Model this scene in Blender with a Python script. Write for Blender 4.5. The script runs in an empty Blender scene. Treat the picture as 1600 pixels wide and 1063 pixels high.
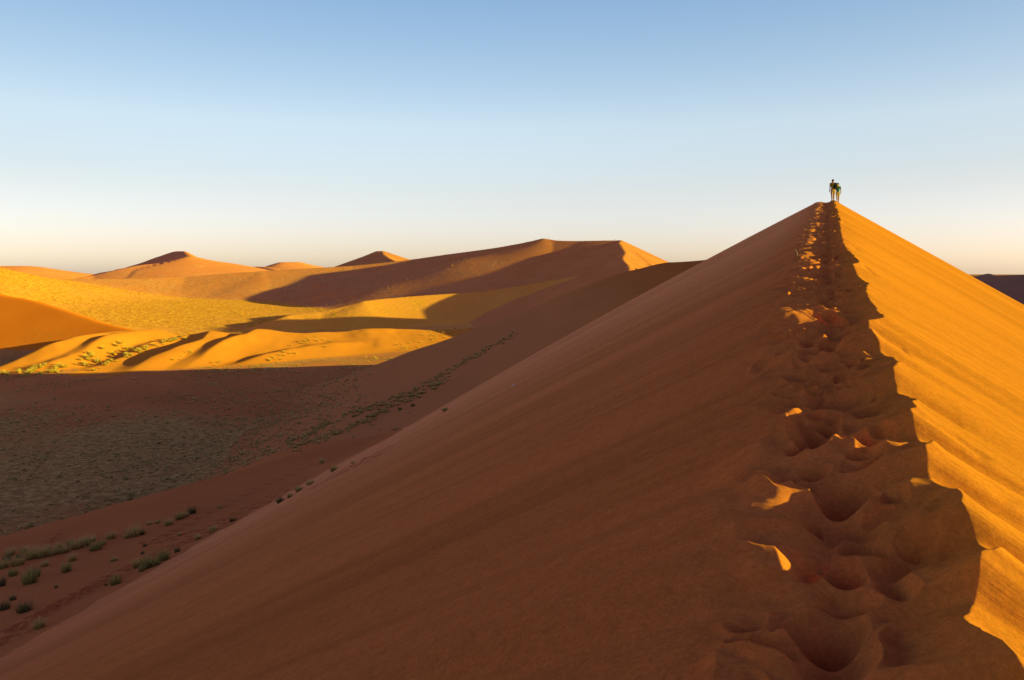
import bpy, bmesh, math, random, os
import numpy as np
from mathutils import Vector, Matrix
random.seed(7); rng = np.random.default_rng(7)
S = bpy.context.scene
C = S.collection
Q = 1.0                                   # terrain resolution factor

# ------------------------------------------------------------------ camera model (metres, eye at origin)
F_PX, CX, HY = 1200.0, 800.0, 425.0       # focal length, centre column and horizon row of a 1600 px wide frame
def pt(px, py, Y): return ((px - CX) / F_PX * Y, Y, (HY - py) / F_PX * Y)

# ------------------------------------------------------------------ noise
def _hash(ix, iy, seed):
    h = (ix.astype(np.int64) * 374761393 + iy.astype(np.int64) * 668265263 + seed * 974711) & 0xffffffff
    h = ((h ^ (h >> 13)) * 1274126177) & 0xffffffff
    return ((h ^ (h >> 16)) & 0xffff) / 65535.0
def vnoise(x, y, seed=0):
    x = np.asarray(x, float); y = np.asarray(y, float)
    ix = np.floor(x); iy = np.floor(y); fx = x - ix; fy = y - iy
    u = fx * fx * fx * (fx * (fx * 6 - 15) + 10); v = fy * fy * fy * (fy * (fy * 6 - 15) + 10)
    a = _hash(ix, iy, seed); b = _hash(ix + 1, iy, seed); c = _hash(ix, iy + 1, seed); d = _hash(ix + 1, iy + 1, seed)
    return (a + (b - a) * u + (c - a) * v + (a - b - c + d) * u * v) * 2 - 1
def fbm(x, y, seed=0, oct=3, gain=.5):
    s = 0; a = 1; n = 0
    for k in range(oct):
        s = s + a * vnoise(x * 2 ** k + 13.7 * k, y * 2 ** k - 7.1 * k, seed + k); n += a; a *= gain
    return s / n
def smax(a, b, k): return .5 * (a + b + np.sqrt((a - b) ** 2 + k * k))
def smin(a, b, k): return .5 * (a + b - np.sqrt((a - b) ** 2 + k * k))
def sstep(a, b, x):
    t = np.clip((x - a) / (b - a), 0, 1); return t * t * (3 - 2 * t)

# ------------------------------------------------------------------ main ridge: (s along, t across) frame
AX = np.array([.41, 1.0]); AX = AX / np.linalg.norm(AX); NX = np.array([AX[1], -AX[0]]); OX = .05
def to_st(X, Y): return (X - OX) * AX[0] + Y * AX[1], (X - OX) * NX[0] + Y * NX[1]
def from_st(s, t): return OX + s * AX[0] + t * NX[0], s * AX[1] + t * NX[1]

crest_px = [(1600,1090),(1576,1063),(1545,1025),(1520,986),(1510,958),(1525,930),(1535,901),(1559,896),(1562,885),(1569,869),(1556,853),(1528,831),
 (1503,812),(1501,790),(1493,766),(1460,737),(1442,715),(1458,712),(1462,692),(1446,681),(1421,655),(1428,650),(1431,627),
 (1421,613),(1401,602),(1397,586),(1407,575),(1394,557),(1376,540),(1362,533),(1363,521),(1357,507),(1384,499),(1371,482),
 (1366,469),(1353,453),(1357,442),(1343,429),(1333,414),(1343,408),(1330,392),(1318,381),(1314,363),(1311,342)]
cs, ct = [], []
for px, py in crest_px:
    Y = 1860.0 / (py - 281); X = (px - CX) / F_PX * Y
    s, t = to_st(X, Y); cs.append(s); ct.append(t)
cs = np.array(cs); ct = np.array(ct); o = np.argsort(cs); cs = cs[o]; ct = ct[o]
far_s = np.arange(cs[-1] + .6, 140, .55)
far_t = .47 + .05 * vnoise(far_s * .9, far_s * 0, 3) + .05 * vnoise(far_s * .23, far_s * 0, 5) + .07 * rng.uniform(-1, 1, len(far_s))
near_s = np.arange(-60, cs[0] - .3, .5); near_t = .75 + .1 * vnoise(near_s, near_s * 0, 9)
cs = np.concatenate([near_s, cs, far_s]); ct = np.concatenate([near_t, ct, far_t])
cs_f = np.concatenate([np.arange(cs[0], 14, .01), np.arange(14, cs[-1], .05)])
ct_f = np.interp(cs_f, cs, ct); n_near = int((14 - cs[0]) / .01); kx = np.exp(-np.linspace(-2.2, 2.2, 11) ** 2); kx /= kx.sum()
ct_f[5:-5] = np.convolve(ct_f, kx, 'valid'); ct_f = ct_f + .012 * vnoise(cs_f * 9, cs_f * 0, 15) + .006 * vnoise(cs_f * 23, cs_f * 0, 16)
kl = np.exp(-np.linspace(-2.2, 2.2, 161) ** 2); kl /= kl.sum(); ct_l = ct_f.copy(); ct_l[80:-80] = np.convolve(ct_f, kl, 'valid')
def s_of(px, py):
    Y = 1860.0 / (py - 281); return to_st((px - CX) / F_PX * Y, Y)[0]
knots = [s_of(*p) for p in [(1535,901),(1503,812),(1442,715),(1421,655),(1397,586),(1362,533),(1357,507),(1353,453),(1333,414),(1318,381)]]
k = knots[0]
while k > -20: k -= .7; knots.insert(0, k)
k = knots[-1]; _r = random.Random(11)
while k < 90: k += _r.uniform(.7, 1.9); knots.append(k)
knots = np.array(knots); knot_amp = np.array([_r.uniform(.5, 1.1) for _ in knots])
for i in range(len(knots)):
    if 2.5 < knots[i] < 9: knot_amp[i] = 1.0
def saw(s):
    i = np.clip(np.searchsorted(knots, s) - 1, 0, len(knots) - 2)
    f = np.clip((s - knots[i]) / (knots[i + 1] - knots[i]), 0, 1)
    a0 = knot_amp[i]; a1 = knot_amp[i + 1]
    down = a0 * (1 - sstep(0, .85, f)); up = a1 * sstep(.78, 1.0, f)
    return np.maximum(down, up)

# craters of the trodden track (s, t, radius_s, radius_t, depth)
def st_px(px, py):
    Y = 2160.0 / (py - 281); return to_st((px - CX) / F_PX * Y, Y)
craters = []
for q in range(38):
    craters.append((_r.uniform(2.3, 7.5), _r.uniform(-.33, .33), _r.uniform(.08, .15), _r.uniform(.07, .13), _r.uniform(.04, .08)))
for px, py, w_, yt, yb, d in [(1400,962,40,930,985,.05),(1225,985,38,945,1020,.06),(1240,905,40,880,930,.05),(1378,815,34,790,835,.05),(1350,758,34,740,775,.05),(1238,650,30,636,664,.05),(1335,640,30,625,655,.05),
        (1282,1000,74,952,1036,.12),(1318,925,36,896,946,.11),(1345,884,36,862,902,.13),(1318,806,48,772,832,.15),(1264,836,16,825,850,.05),(1268,712,40,664,730,.15),(1360,724,34,712,740,.11),
        (1286,680,24,664,694,.09),(1302,652,28,634,662,.10),(1262,628,22,615,640,.07),(1268,604,30,588,616,.10),(1322,590,32,575,600,.12),(1252,572,18,562,580,.06),(1294,566,24,552,576,.09),(1300,545,26,534,554,.10),(1268,545,18,536,552,.07),(1330,556,20,546,566,.07)]:
    Y1 = 2160.0 / (yb - 281); Y2 = 2160.0 / (yt - 281); Y = (Y1 + Y2) / 2
    s, t = to_st((px - CX) / F_PX * Y, Y); craters.append((s, t, max(.5 * (Y2 - Y1), .08), max(w_ / F_PX * Y, .06), d * 1.08))
s = 8.2; side = 1
while s < 64:
    for q in range(2):
        craters.append((s + _r.uniform(-.2, .2), side * (.13 + .004 * s) + _r.uniform(-.26, .14), _r.uniform(.15, .27), _r.uniform(.12, .2), _r.uniform(.07, .15)))
        side = -side
    s += _r.uniform(.3, .5)
for q in range(60):
    craters.append((_r.uniform(4.6, 13), _r.uniform(-.42, .32), _r.uniform(.06, .13), _r.uniform(.06, .12), _r.uniform(.035, .08)))
for q in range(150):
    s = 6.5 + 56 * _r.random() ** 1.4
    craters.append((s, _r.uniform(-.42, .30) * (1 + .008 * s), _r.uniform(.07, .16), _r.uniform(.06, .13), _r.uniform(.03, .08)))
s = 2.2
while s > -4:
    craters.append((s, side * .15, .2, .16, .1)); side = -side; s -= .35
# scoops slid down the lit face (start s, offset from the crest, length, width, depth)
slides = []
for px, py, px2, py2, w, d in [(1375,510,1420,535,.10,.05),(1372,525,1425,550,.09,.04),(1340,405,1368,427,.12,.06),(1316,365,1350,390,.12,.05),(1322,352,1350,372,.10,.05),
        (1405,590,1510,655,.11,.03),(1440,650,1550,725,.11,.035),(1465,700,1600,800,.16,.03),(1400,583,1500,640,.08,.02),(1520,930,1600,1010,.10,.03),(1313,338,1328,350,.1,.04)]:
    slides.append((px, py, px2, py2, w, d))

def plane_hit(px, py):                    # the lit slope seen along a pixel: used to read where a slide lies
    x = (px - CX) / F_PX; v = (HY - py) / F_PX
    # z = zb(s)+hc-.637(t-tc), linear in Y
    s1, t1 = to_st(np.array([x * 1.0, x * 2.0]), np.array([1.0, 2.0]))
    z1 = -1.8 + .12 * s1 * AX[1] + .24 - .637 * (t1 - .5)
    b = z1[1] - z1[0]; a = z1[0] - b
    Y = a / (v - b); return to_st(x * Y, Y)
slide_st = []
for px, py, px2, py2, w, d in slides:
    a = plane_hit(px, py); b = plane_hit(px2, py2); slide_st.append((a[0], a[1], b[0], b[1], w, d))

def main_dune(X, Y):
    s, t = to_st(X, Y)
    near = (np.abs(t) < 5) & (s > -8) & (s < 75)
    zb = -1.8 + .12 * AX[1] * s
    zb = np.where(s < 0, -1.8 + .03 * s, zb) - .2 * sstep(15, 60, s)
    e = np.maximum(s - 64.5, 0); zb = zb - .036 * np.where(e < 6, e * e / 12, e - 3)
    e = np.maximum(s - 165, 0); zb = zb - np.where(e < 14, .02 * e * e, .02 * 196 + .56 * (e - 14))
    tc = np.interp(s, cs_f, ct_f)
    sw = saw(s)
    sc_far = 1 - .35 * sstep(12, 30, s)
    hc = .17 + .14 * sw * sc_far + .02 * vnoise(s * .6, s * 0, 21)
    # right of the crest
    tcl = np.interp(s, cs_f, ct_l); fade = np.exp(-np.maximum(t - tc, 0) / .7)
    zr = .24 + (hc - .24) * fade - .637 * (t - (tcl + (tc - tcl) * fade)) + .008 * vnoise(s * 1.2 + t * .2, t * .1, 31) * sstep(.2, 2, t - tc)
    # crest down to the trough
    f = np.clip((t + .05) / (tc + .05), 0, 1)
    zm = hc * f ** 1.5
    # left: low berm then the slip face
    tb = -t
    hb = np.interp(s, [2.5, 3.3, 3.7, 4.5, 5.0, 8, 10], [.01, .02, .15, .15, .03, .035, .075]) + .045 * vnoise(s * .9, s * 0, 41) + .02 * vnoise(s * 2.6, s * 0, 42)
    wb = np.interp(s, [0, 3, 5, 8, 11, 22, 33], [.27, .27, .33, .44, .50, .62, .72]) + .05 * vnoise(s * .8, s * 0, 43)
    tq = np.clip(tb, 0, 45)
    face = .075 + hb - .515 * (tb - wb) - .0012 * tq * tq - .108 * np.maximum(tb - 45, 0) + .02 * fbm(s * .8 + t * .12, t * .05, 51, 3) * sstep(.3, 3, tb)
    bump = hb * sstep(.0, wb, tb)
    zl = smin(face, bump, .09)
    wl = 1 - sstep(-.08, .08, t); z = np.where(t > tc, zr, zm * (1 - wl) + zl * wl)
    # toe of face gets gentler, and sags between knees
    dz = np.zeros_like(z)
    idx = np.nonzero(near.ravel())[0]
    if idx.size:
        ss = s.ravel()[idx]; tt = t.ravel()[idx]; add = np.zeros(idx.size)
        wx = .03 * vnoise(ss * 6, tt * 6, 61) + .06 * vnoise(ss * 2.1, tt * 2.1, 62); wy = .035 * vnoise(ss * 5, tt * 5, 63) + .04 * vnoise(ss * 2.3, tt * 2.3, 65)
        order = np.argsort(ss); so = ss[order]
        for (s0, t0, rs, rt, d) in craters:
            a, b = np.searchsorted(so, [s0 - rs * 2.4, s0 + rs * 2.4]); ii = order[a:b]
            if ii.size == 0: continue
            ds = (ss[ii] - s0 + wx[ii]) / rs; dt = (tt[ii] - t0 + wy[ii]) / rt
            r2 = ds * ds + dt * dt; r = np.sqrt(r2)
            rim = .34 * d * (1 - .5 * np.clip(ds, -1, 1))
            p = np.where(r < 1, rim - (d * (1 + .25 * np.clip(-ds, -1, 1)) + rim) * np.clip(1 - r, 0, 1) ** .9, rim * np.exp(-np.maximum(r - 1, 0) / .38))
            add[ii] = add[ii] * sstep(.75, 1.25, r) + p
        wtrack = sstep(-1, 0, (tt + np.interp(ss, [0, 3, 8, 33], [.42, .42, .6, .9])) / .3 ) * (1 - sstep(.25, .62, tt - (np.interp(ss, cs, ct) - .5)))
        add *= wtrack
        add += wtrack * (.022 * fbm(ss * 5, tt * 5, 71, 3) + .06 * vnoise(ss * 1.9, tt * 1.6, 72) + .012 * vnoise(ss * 7 + 2 * wx / .06, tt * 1.1, 74) * sstep(.1, -.3, tt) + .045 * (1 - 2 * np.abs(vnoise(ss * 2.6 + wx * 6, tt * 3.1 + wy * 6, 73))))
        tcs = np.interp(ss, cs, ct)
        for (s0, t0, s1, t1, w, d) in slide_st:
            L = math.hypot(s1 - s0, t1 - t0); ux, uy = (s1 - s0) / L, (t1 - t0) / L
            a, b = np.searchsorted(so, [min(s0, s1) - w * 3, max(s0, s1) + w * 3]); ii = order[a:b]
            if ii.size == 0: continue
            al = ((ss[ii] - s0) * ux + (tt[ii] - t0) * uy) / L; ac = ((ss[ii] - s0) * -uy + (tt[ii] - t0) * ux + .25 * w * wx[ii] / .05) / w
            g = sstep(-.02, .12, al) * (1 - sstep(.8, 1.0, al)) * np.exp(-(ac * (1.5 - .5 * al)) ** 2 * 1.6) * (.35 + .65 * al)
            add[ii] -= .6 * d * g * sstep(0, .12, tt[ii] - tcs[ii])
        df = dz.ravel(); df[idx] = add; dz = df.reshape(z.shape)
    return zb + z + dz

def apron_edge(Y): return np.interp(Y, [0, 30, 62, 85, 100, 140, 200], [-70, -54, -41.5, -33.5, -30, -27, -20])
foot_trails = []
def trail(pts, step, jit): foot_trails.append((pts, step, jit))

def apron(X, Y):
    z = -8.0 + .134 * X - .116 * Y + .35 * fbm(X / 14, Y / 22, 81, 3)
    xe = apron_edge(Y) + 1.2 * vnoise(Y / 13, Y * 0, 83)
    ze = -8.0 + .134 * xe - .116 * Y
    z2 = ze - .52 * (xe - X)
    return smin(z, z2, 1.6)

def ridge(X, Y, pts, sl, sr, prof=None, seed=0, wob=0.0):
    """ dune from a crest polyline: distance to the nearest crest point times the slope of that side """
    best = np.full(X.shape, 1e12); z = np.zeros(X.shape)
    Xw = X + (wob * vnoise(X / (wob * 6 + 1e-9), Y / (wob * 6 + 1e-9), seed) if wob else 0)
    out = np.full(X.shape, -1e9)
    for (x0, y0, z0), (x1, y1, z1) in zip(pts[:-1], pts[1:]):
        dx, dy = x1 - x0, y1 - y0; L2 = dx * dx + dy * dy
        f = np.clip(((Xw - x0) * dx + (Y - y0) * dy) / L2, 0, 1)
        ex = Xw - x0 - f * dx; ey = Y - y0 - f * dy
        d = np.hypot(ex, ey); side = (dx * ey - dy * ex)        # >0 : left of travel
        m = np.where(side > 0, sl, sr)
        out = np.maximum(out, z0 + f * (z1 - z0) - m * d)
    return out

def P(px, py, Y): return pt(px, py, Y)
# crest lines, from near to far
R_side  = [(x * .91, y * .91, z * .91) for x, y, z in [(34,75,-8),(52,104,-1.5),(60,126,2.6),(56,166,3.55),(48.5,190,3.65),(40,202,3.0),(32,209,1.0),(24,214,-3.4),(8.5,223,-9.4),(-10,228,-15.5)]]
R_left  = [P(-500,318,392),P(0,456,318),P(205,517,292)]
R_lens  = [P(460,493,396),P(490,487.5,405),P(560,470,424),P(650,462.5,447),P(752,455.5,470),P(820,446,480),P(900,433,490)]
R_great = [P(-60,440,600),P(80,436,640),P(200,434,660),P(300,431,680),P(420,422,700),P(550,414,722),P(640,404,738),P(700,397,735),P(780,384,700),P(850,371.5,660),P(880,375,650),P(920,375.5,638),P(972,374.5,612)]
R_spur  = [P(972,374.5,612),P(968,380,582),P(979,394,540),P(988,408,500),P(990,415,470),P(991,417.5,450),P(991,425,430),P(992,437,405),P(995,452,385)]
R_tip   = [P(800,380,760),P(835,371,725),P(853,369.5,705),P(855,371,690)]
R_cast_knee  = [P(1045,428,438),P(1047,411,458),P(1050,410,478),P(1052,428,494)]  # unseen rise, added to keep sunlight off the grassy dune's right end
R_peak  = [P(540,419,960),P(575,401,920),P(598,390.5,890),P(612,394,880),P(640,404,870)]
R_peak2 = [P(597,391,890),P(600,397,862),P(610,404,835),P(622,410,800)]
R_far1b = [P(150,425,2100),P(195,419,1980),P(240,404,1850),P(270,391.5,1760),P(288,391.5,1700),P(302,398,1640)]
R_far1a = [P(-20,440,1150),P(90,437,1200),P(180,426,1280),P(240,410,1340),P(300,398,1400),P(350,411,1500),P(400,420,1600),P(470,428,1700)]
R_far0  = [P(-160,418,3000),P(-60,409,2900),P(45,406.5,2900),P(80,413,2900),P(115,419,2900),P(190,423,3000),P(260,430,3000)]
R_far2  = [P(390,420,2700),P(425,416,2600),P(445,408,2500),P(470,408,2600),P(500,416,2700),P(560,424,2800)]
R_far2b = [P(380,420,2300),P(405,415,2250),P(420,416,2200),P(440,420,2150)]
R_right = [P(1380,433,640),P(1470,430,600),P(1532,430.5,570),P(1600,428,530),P(1680,424,490),P(1800,426,450),P(2000,432,420)]
R_rpk   = [P(1530,431,1600),P(1545,426.7,1500),P(1552,429,1450),P(1570,433,1400)]
# unseen dune added behind the main ridge, its crest shaped to shade the valley
R_cast_back = [(130,312,-14),(136,324,6),(142,336,15),(150,352,18),(157,364,14),(163,376,0),(169,388,-16)]

def floor_(X, Y):
    z = -30 + .5 * fbm(X / 60, Y / 60, 91, 4) + (.9 * fbm(X / 17, Y / 13, 95, 3) + .7 * np.maximum(vnoise(X / 26 + 2, Y / 17, 97), 0)) * sstep(150, 185, Y) * sstep(245, 215, Y)
    ramp = (.20 * np.logaddexp(0, -(X + 282) / 14) * 14 + .035 * np.logaddexp(0, -(X + 150) / 14) * 14) * sstep(300, 460, Y) * (1 - sstep(560, 760, Y))
    far = np.where(Y > 0, 1, 0)
    return z + np.minimum(ramp, 60) * far + .03 * np.clip(Y - 335, 0, 140) * sstep(335, 420, Y)

F_ridges = [(-147,4.6),(-134,2.0),(-121,1.8),(-109,2.8),(-93,2.4)]
def low_dunes(X, Y):
    yc = 286 + .78 * np.logaddexp(0, (X + 92) / 8) * 8
    env = sstep(-164, -151, X) * (1 - sstep(0, 60, X))
    zc = np.interp(X, [-160,-130,-105,-95,-80,-60,-35,-10,20,50], [6.0,5.8,6.2,7.4,7.2,7.0,5.6,4.9,4.2,3])
    d = Y - yc + 3 * vnoise(X / 16, Y / 30, 103)
    wf = np.interp(X, [-120, -90, -40, 0], [70, 56, 50, 46])
    prof = np.where(d < 0, np.clip(1 + d / wf, 0, 1) ** 1.1, np.clip(1 - d / 22, 0, 1))
    z = zc * prof
    bell = np.exp(-((d + 22) / 34) ** 2) * sstep(-80, -95, X)
    for k, (x0, a) in enumerate(F_ridges):
        u = X - (x0 + .10 * d + 3.0 * vnoise(Y / 22, Y * 0, 101 + k))
        z = z + a * bell * np.maximum(np.where(u < 0, 1 + u / (a * 2.4), 1 - u / (a * 5.0)), 0)
    # one winding rib over the smooth part
    u = (X + 70) - .75 * (Y - 268) - 5 * np.sin(Y / 16)
    z = z + 1.6 * np.exp(-((Y - 262) / 26) ** 2) * np.maximum(np.where(u < 0, 1 + u / 4.5, 1 - u / 16), 0)
    z = z + (.55 * fbm(X / 11, Y / 15, 141, 3) + .9 * np.maximum(vnoise(X / 15 + 4, Y / 19, 143), 0)) * sstep(1, 4, z)
    return -30.6 + z * env

NAMES = ['main_dune', 'side_dune', 'valley_floor', 'low_dunes', 'left_dune', 'grassy_dune', 'great_dune', 'far_dunes', 'right_dunes', 'grassy_plain', 'lower_slope']
def H(X, Y, full=False):
    X = np.asarray(X, float); Y = np.asarray(Y, float)
    r = np.hypot(X, Y)
    comps = []
    md_ = main_dune(X, Y); ap_ = apron(X, Y)
    m = smax(md_, ap_, 1.0 * sstep(4, 20, np.abs(X - .41 * Y)) + .0001)
    comps.append((0, m, 0))
    side = ridge(X, Y, R_side, .33 + .06 * sstep(132, 172, Y), .5, seed=5, wob=5.0) + .9 * fbm(X / 34 + Y / 60, Y / 25, 111, 2) * sstep(8, 30, 66 - X) + .25 * vnoise(X / 6, Y / 9, 113)
    comps.append((1, side, 1.5))
    comps.append((2, floor_(X, Y), 1.3))
    comps.append((3, low_dunes(X, Y), .8))
    comps.append((4, ridge(X, Y, R_left, .45, .55, seed=7, wob=4), 1.5))
    comps.append((5, ridge(X, Y, R_lens, .40, .25, seed=8, wob=5), 2.5))
    g = smax(ridge(X, Y, R_great, .5, .255, seed=9, wob=9), ridge(X, Y, R_spur, .5, .30, seed=10, wob=7), .3)
    sy = np.array([p[1] for p in R_spur])[::-1]; sx = np.array([p[0] for p in R_spur])[::-1]; sz = np.array([p[2] for p in R_spur])[::-1]
    xs_ = np.interp(Y, sy, sx) + np.maximum(Y - sy[-1], 0) * .25 + 2.5 * vnoise(Y / 40, Y * 0, 333); zs_ = np.interp(Y, sy, sz) - np.maximum(Y - sy[-1], 0) * .1
    g = np.minimum(g, zs_ - .47 * (X - xs_))
    g = smax(g, smax(ridge(X, Y, R_peak, .5, .36, seed=12, wob=6), ridge(X, Y, R_peak2, .33, .36), .2), .3)
    g = smax(g, ridge(X, Y, R_cast_knee, .6, .6, seed=18, wob=3), 1.0)
    comps.append((6, g, 3.0))
    fz = np.full(X.shape, -1e9)
    for Rr, a, b in ((R_far1b, .5, .42), (R_far1a, .4, .22), (R_far0, .3, .2), (R_far2, .35, .3), (R_far2b, .35, .3)):
        fz = np.maximum(fz, ridge(X, Y, Rr, a, b, seed=14, wob=18))
    comps.append((7, fz, 3.0))
    rz = np.maximum(ridge(X, Y, R_right, .4, .27, seed=15, wob=9), ridge(X, Y, R_rpk, .4, .3))
    rz = smax(rz, ridge(X, Y, R_cast_back, .60, .5, seed=17, wob=3), 1)
    comps.append((8, rz, 2.0))
    z = comps[0][1]; cls = np.where(ap_ > md_, 10, 0); top = z.copy()
    for c, zz, k in comps[1:]:
        cls = np.where(zz > top, c, cls); top = np.maximum(top, zz)
        kk = k * sstep(25, 70, r) + 1e-4
        z = smax(z, zz, kk)
    if not full: return z
    cls = np.where((cls == 2) & (Y > 318 + 14 * fbm(X / 25, Y / 25, 121, 3)), 9, cls)
    return z, cls

def ray_hit(px, py, y0=6.0, y1=900.0):
    """ where the line of sight through a picture point meets the terrain """
    x = (px - CX) / F_PX; v = (HY - py) / F_PX
    Ys = np.geomspace(y0, y1, 500); h = H(x * Ys, Ys) - v * Ys
    i = np.nonzero(h > 0)[0]
    if len(i) == 0: return None
    i = i[0]; a = Ys[max(i - 1, 0)]; b = Ys[i]
    Yf = np.linspace(a, b, 40); h = H(x * Yf, Yf) - v * Yf; j = np.nonzero(h > 0)[0][0]
    return (x * Yf[j], Yf[j], v * Yf[j])

# footprints trodden into the sand of the lower slope
print_list = []
for pts, n, jit in [([(0,1010),(60,962),(130,925),(165,905),(250,862),(330,833),(420,788),(520,745),(600,706)], 74, 1.2),
                    ([(20,985),(110,938),(175,905),(250,866)], 27, 1.5),
                    ([(255,838),(300,818),(345,792),(400,765),(470,735),(560,695),(640,655)], 44, 1.5),
                    ([(225,850),(290,838),(345,815),(400,790),(480,748)], 27, 2.0),
                    ([(80,848),(100,830)], 7, 1.0)]:
    p = np.array(pts, float); d = np.r_[0, np.cumsum(np.hypot(*np.diff(p, axis=0).T))]
    for i, q in enumerate(np.linspace(0, d[-1], n)):
        print_list.append((np.interp(q, d, p[:, 0]) + random.uniform(-jit, jit), np.interp(q, d, p[:, 1]) + (2.2 if i % 2 else -2.2) + random.uniform(-jit, jit) * .5))
foot = []
for px, py in print_list:
    h = ray_hit(px, py, 12, 150)
    if h: foot.append(h)
foot = np.array(foot)
def foot_dips(X, Y, z):
    r = np.hypot(X, Y); m = (r > 20) & (r < 130) & (X < 15) & (Y > 10)
    idx = np.nonzero(m.ravel())[0]
    if not len(idx) or not len(foot): return z
    x = X.ravel()[idx]; y = Y.ravel()[idx]; o = np.argsort(x); xs = x[o]; add = np.zeros(len(idx))
    for fx, fy, fz in foot:
        a, b = np.searchsorted(xs, [fx - .9, fx + .9]); ii = o[a:b]
        dx = x[ii] - fx; dy = y[ii] - fy; k = np.abs(dy) < 1.2; ii = ii[k]; dx = dx[k]; dy = dy[k]
        u = dx * .55 + dy * .83; v = dx * .83 - dy * .55
        q = (u / .36) ** 2 + (v / .20) ** 2
        add[ii] += -.17 * np.exp(-q ** 1.5) + .05 * np.exp(-(np.sqrt(q) - 1.35) ** 2 / .08)
    zf = z.ravel().copy(); zf[idx] += add; return zf.reshape(z.shape)

# ------------------------------------------------------------------ terrain mesh (polar grid, split by dune)
def rows():
    r = [.7]
    while r[-1] < 9000:
        x = r[-1]
        f = .0025 if x < 110 else (.0042 if x < 950 else (.0065 if x < 3200 else .03))
        r.append(x * (1 + f / Q))
    return np.array(r)
def cols():
    fine = np.radians(.066 / Q); a = [0.0]
    while a[-1] < math.pi:
        x = a[-1]; a.append(x + (fine if x < math.radians(36) else min(fine * (1 + (x - math.radians(36)) * 14), math.radians(1.2))))
    a = np.array(a[:-1]); return np.concatenate([-a[:0:-1], a])
RR = rows(); TH = cols()
T, R_ = np.meshgrid(TH, RR); GX = R_ * np.sin(T); GY = R_ * np.cos(T)
GZ = np.empty_like(GX); GC = np.empty(GX.shape, np.int8)
for i in range(0, len(RR), 160):
    sl = slice(i, min(i + 160, len(RR)))
    z, c = H(GX[sl], GY[sl], True); GZ[sl] = foot_dips(GX[sl], GY[sl], z); GC[sl] = c
nr, nc = GX.shape
nb = int(np.searchsorted(RR, 9.0)); k5 = np.array([0, 1, 2, 1, 0]) / 4.0
zb_ = GZ[:nb + 4].copy()
for it in range(1):
    t_ = zb_.copy(); t_[2:-2] = sum(k5[j] * zb_[j:len(zb_) - 4 + j] for j in range(5)); zb_ = sum(k5[j] * np.roll(t_, j - 2, 1) for j in range(5))
GZ[:nb] = zb_[:nb]
# wind-rounded crests on everything far off
fb = int(np.searchsorted(RR, 150.0)); zf_ = GZ[fb - 4:].copy()
for it in range(3):
    t_ = zf_.copy(); t_[1:-1] = .25 * zf_[:-2] + .5 * zf_[1:-1] + .25 * zf_[2:]; zf_ = .25 * np.roll(t_, 1, 1) + .5 * t_ + .25 * np.roll(t_, -1, 1)
GZ[fb:] = zf_[4:]
# vertex normals of the whole sheet
pos = np.stack([GX, GY, GZ], -1)
du = np.empty_like(pos); du[1:-1] = pos[2:] - pos[:-2]; du[0] = pos[1] - pos[0]; du[-1] = pos[-1] - pos[-2]
dv = np.roll(pos, -1, 1) - np.roll(pos, 1, 1)
GN = np.cross(dv, du); GN /= np.linalg.norm(GN, axis=-1, keepdims=True) + 1e-20
del du, dv
# masks
def grass_mask(X, Y, Z, c):
    g = np.zeros(X.shape)
    n = fbm(X / 18, Y / 18, 201, 4)
    n2 = fbm(X / 60, Y / 60, 205, 3)
    foot = np.exp(-np.maximum(X - apron_edge(Y) + 30, 0) ** 2 / 1e9) * sstep(-60, -22, X - apron_edge(Y)) * sstep(190, 130, Y)
    g = np.where(c == 2, .42 + .7 * n2 + .5 * n + .35 * foot, g)
    # bare reddish sand around the foot of the lit dunes
    bare = np.exp(-((Y - 205) / 38) ** 2) * sstep(-150, -60, X) + .7 * np.exp(-((Y - 200) / 30) ** 2)
    g = np.where((c == 2) & (Y < 290), g - .75 * np.clip(bare, 0, 1), g)
    plain = c == 9
    g = np.where(plain, (.68 + .55 * n + .45 * n2) * sstep(-70, -135, X), g)
    g = np.where(c == 4, .15 * (n > .25) * sstep(-14, -24, Z), g)
    g = np.where(c == 5, (.42 + .4 * n) * sstep(0, -60, X), g)
    g = np.where(c == 6, .42 + .35 * n + .15 * n2 - .5 * sstep(-80, 60, X) * sstep(20, 0, 0 * X) - .25 * sstep(5, 25, Z), g)
    g = np.where((c == 6) & (X > 62), 0.0, g)
    g = np.where(c == 7, .12 + .2 * n, g)
    g = np.where(c == 8, .25 + .2 * n, g)
    side = sstep(-24, -30, Z + 2 * n) * (.3 + .5 * n)
    g = np.where(c == 1, side, g)
    return np.clip(g, 0, 1)
GL = np.where(GC == 0, sstep(.5, -.2, to_st(GX, GY)[1] - .2), 0.0).reshape(-1)  # left face of the main dune, where shade is put into the sand colour
GG = np.empty_like(GX)
for i in range(0, nr, 200):
    sl = slice(i, min(i + 200, nr)); GG[sl] = grass_mask(GX[sl], GY[sl], GZ[sl], GC[sl].astype(int))
ST = np.stack(to_st(GX, GY), -1)
GP = np.where(GC == 0, sstep(-2, 48, ST[..., 0] - .35 * ST[..., 1]) * sstep(.6, -2.5, ST[..., 1]), np.where(GC == 1, sstep(46, 4, GX), 0.0)).reshape(-1)  # shaded slopes lighten far off and leftwards: change of light put into the colour

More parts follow.
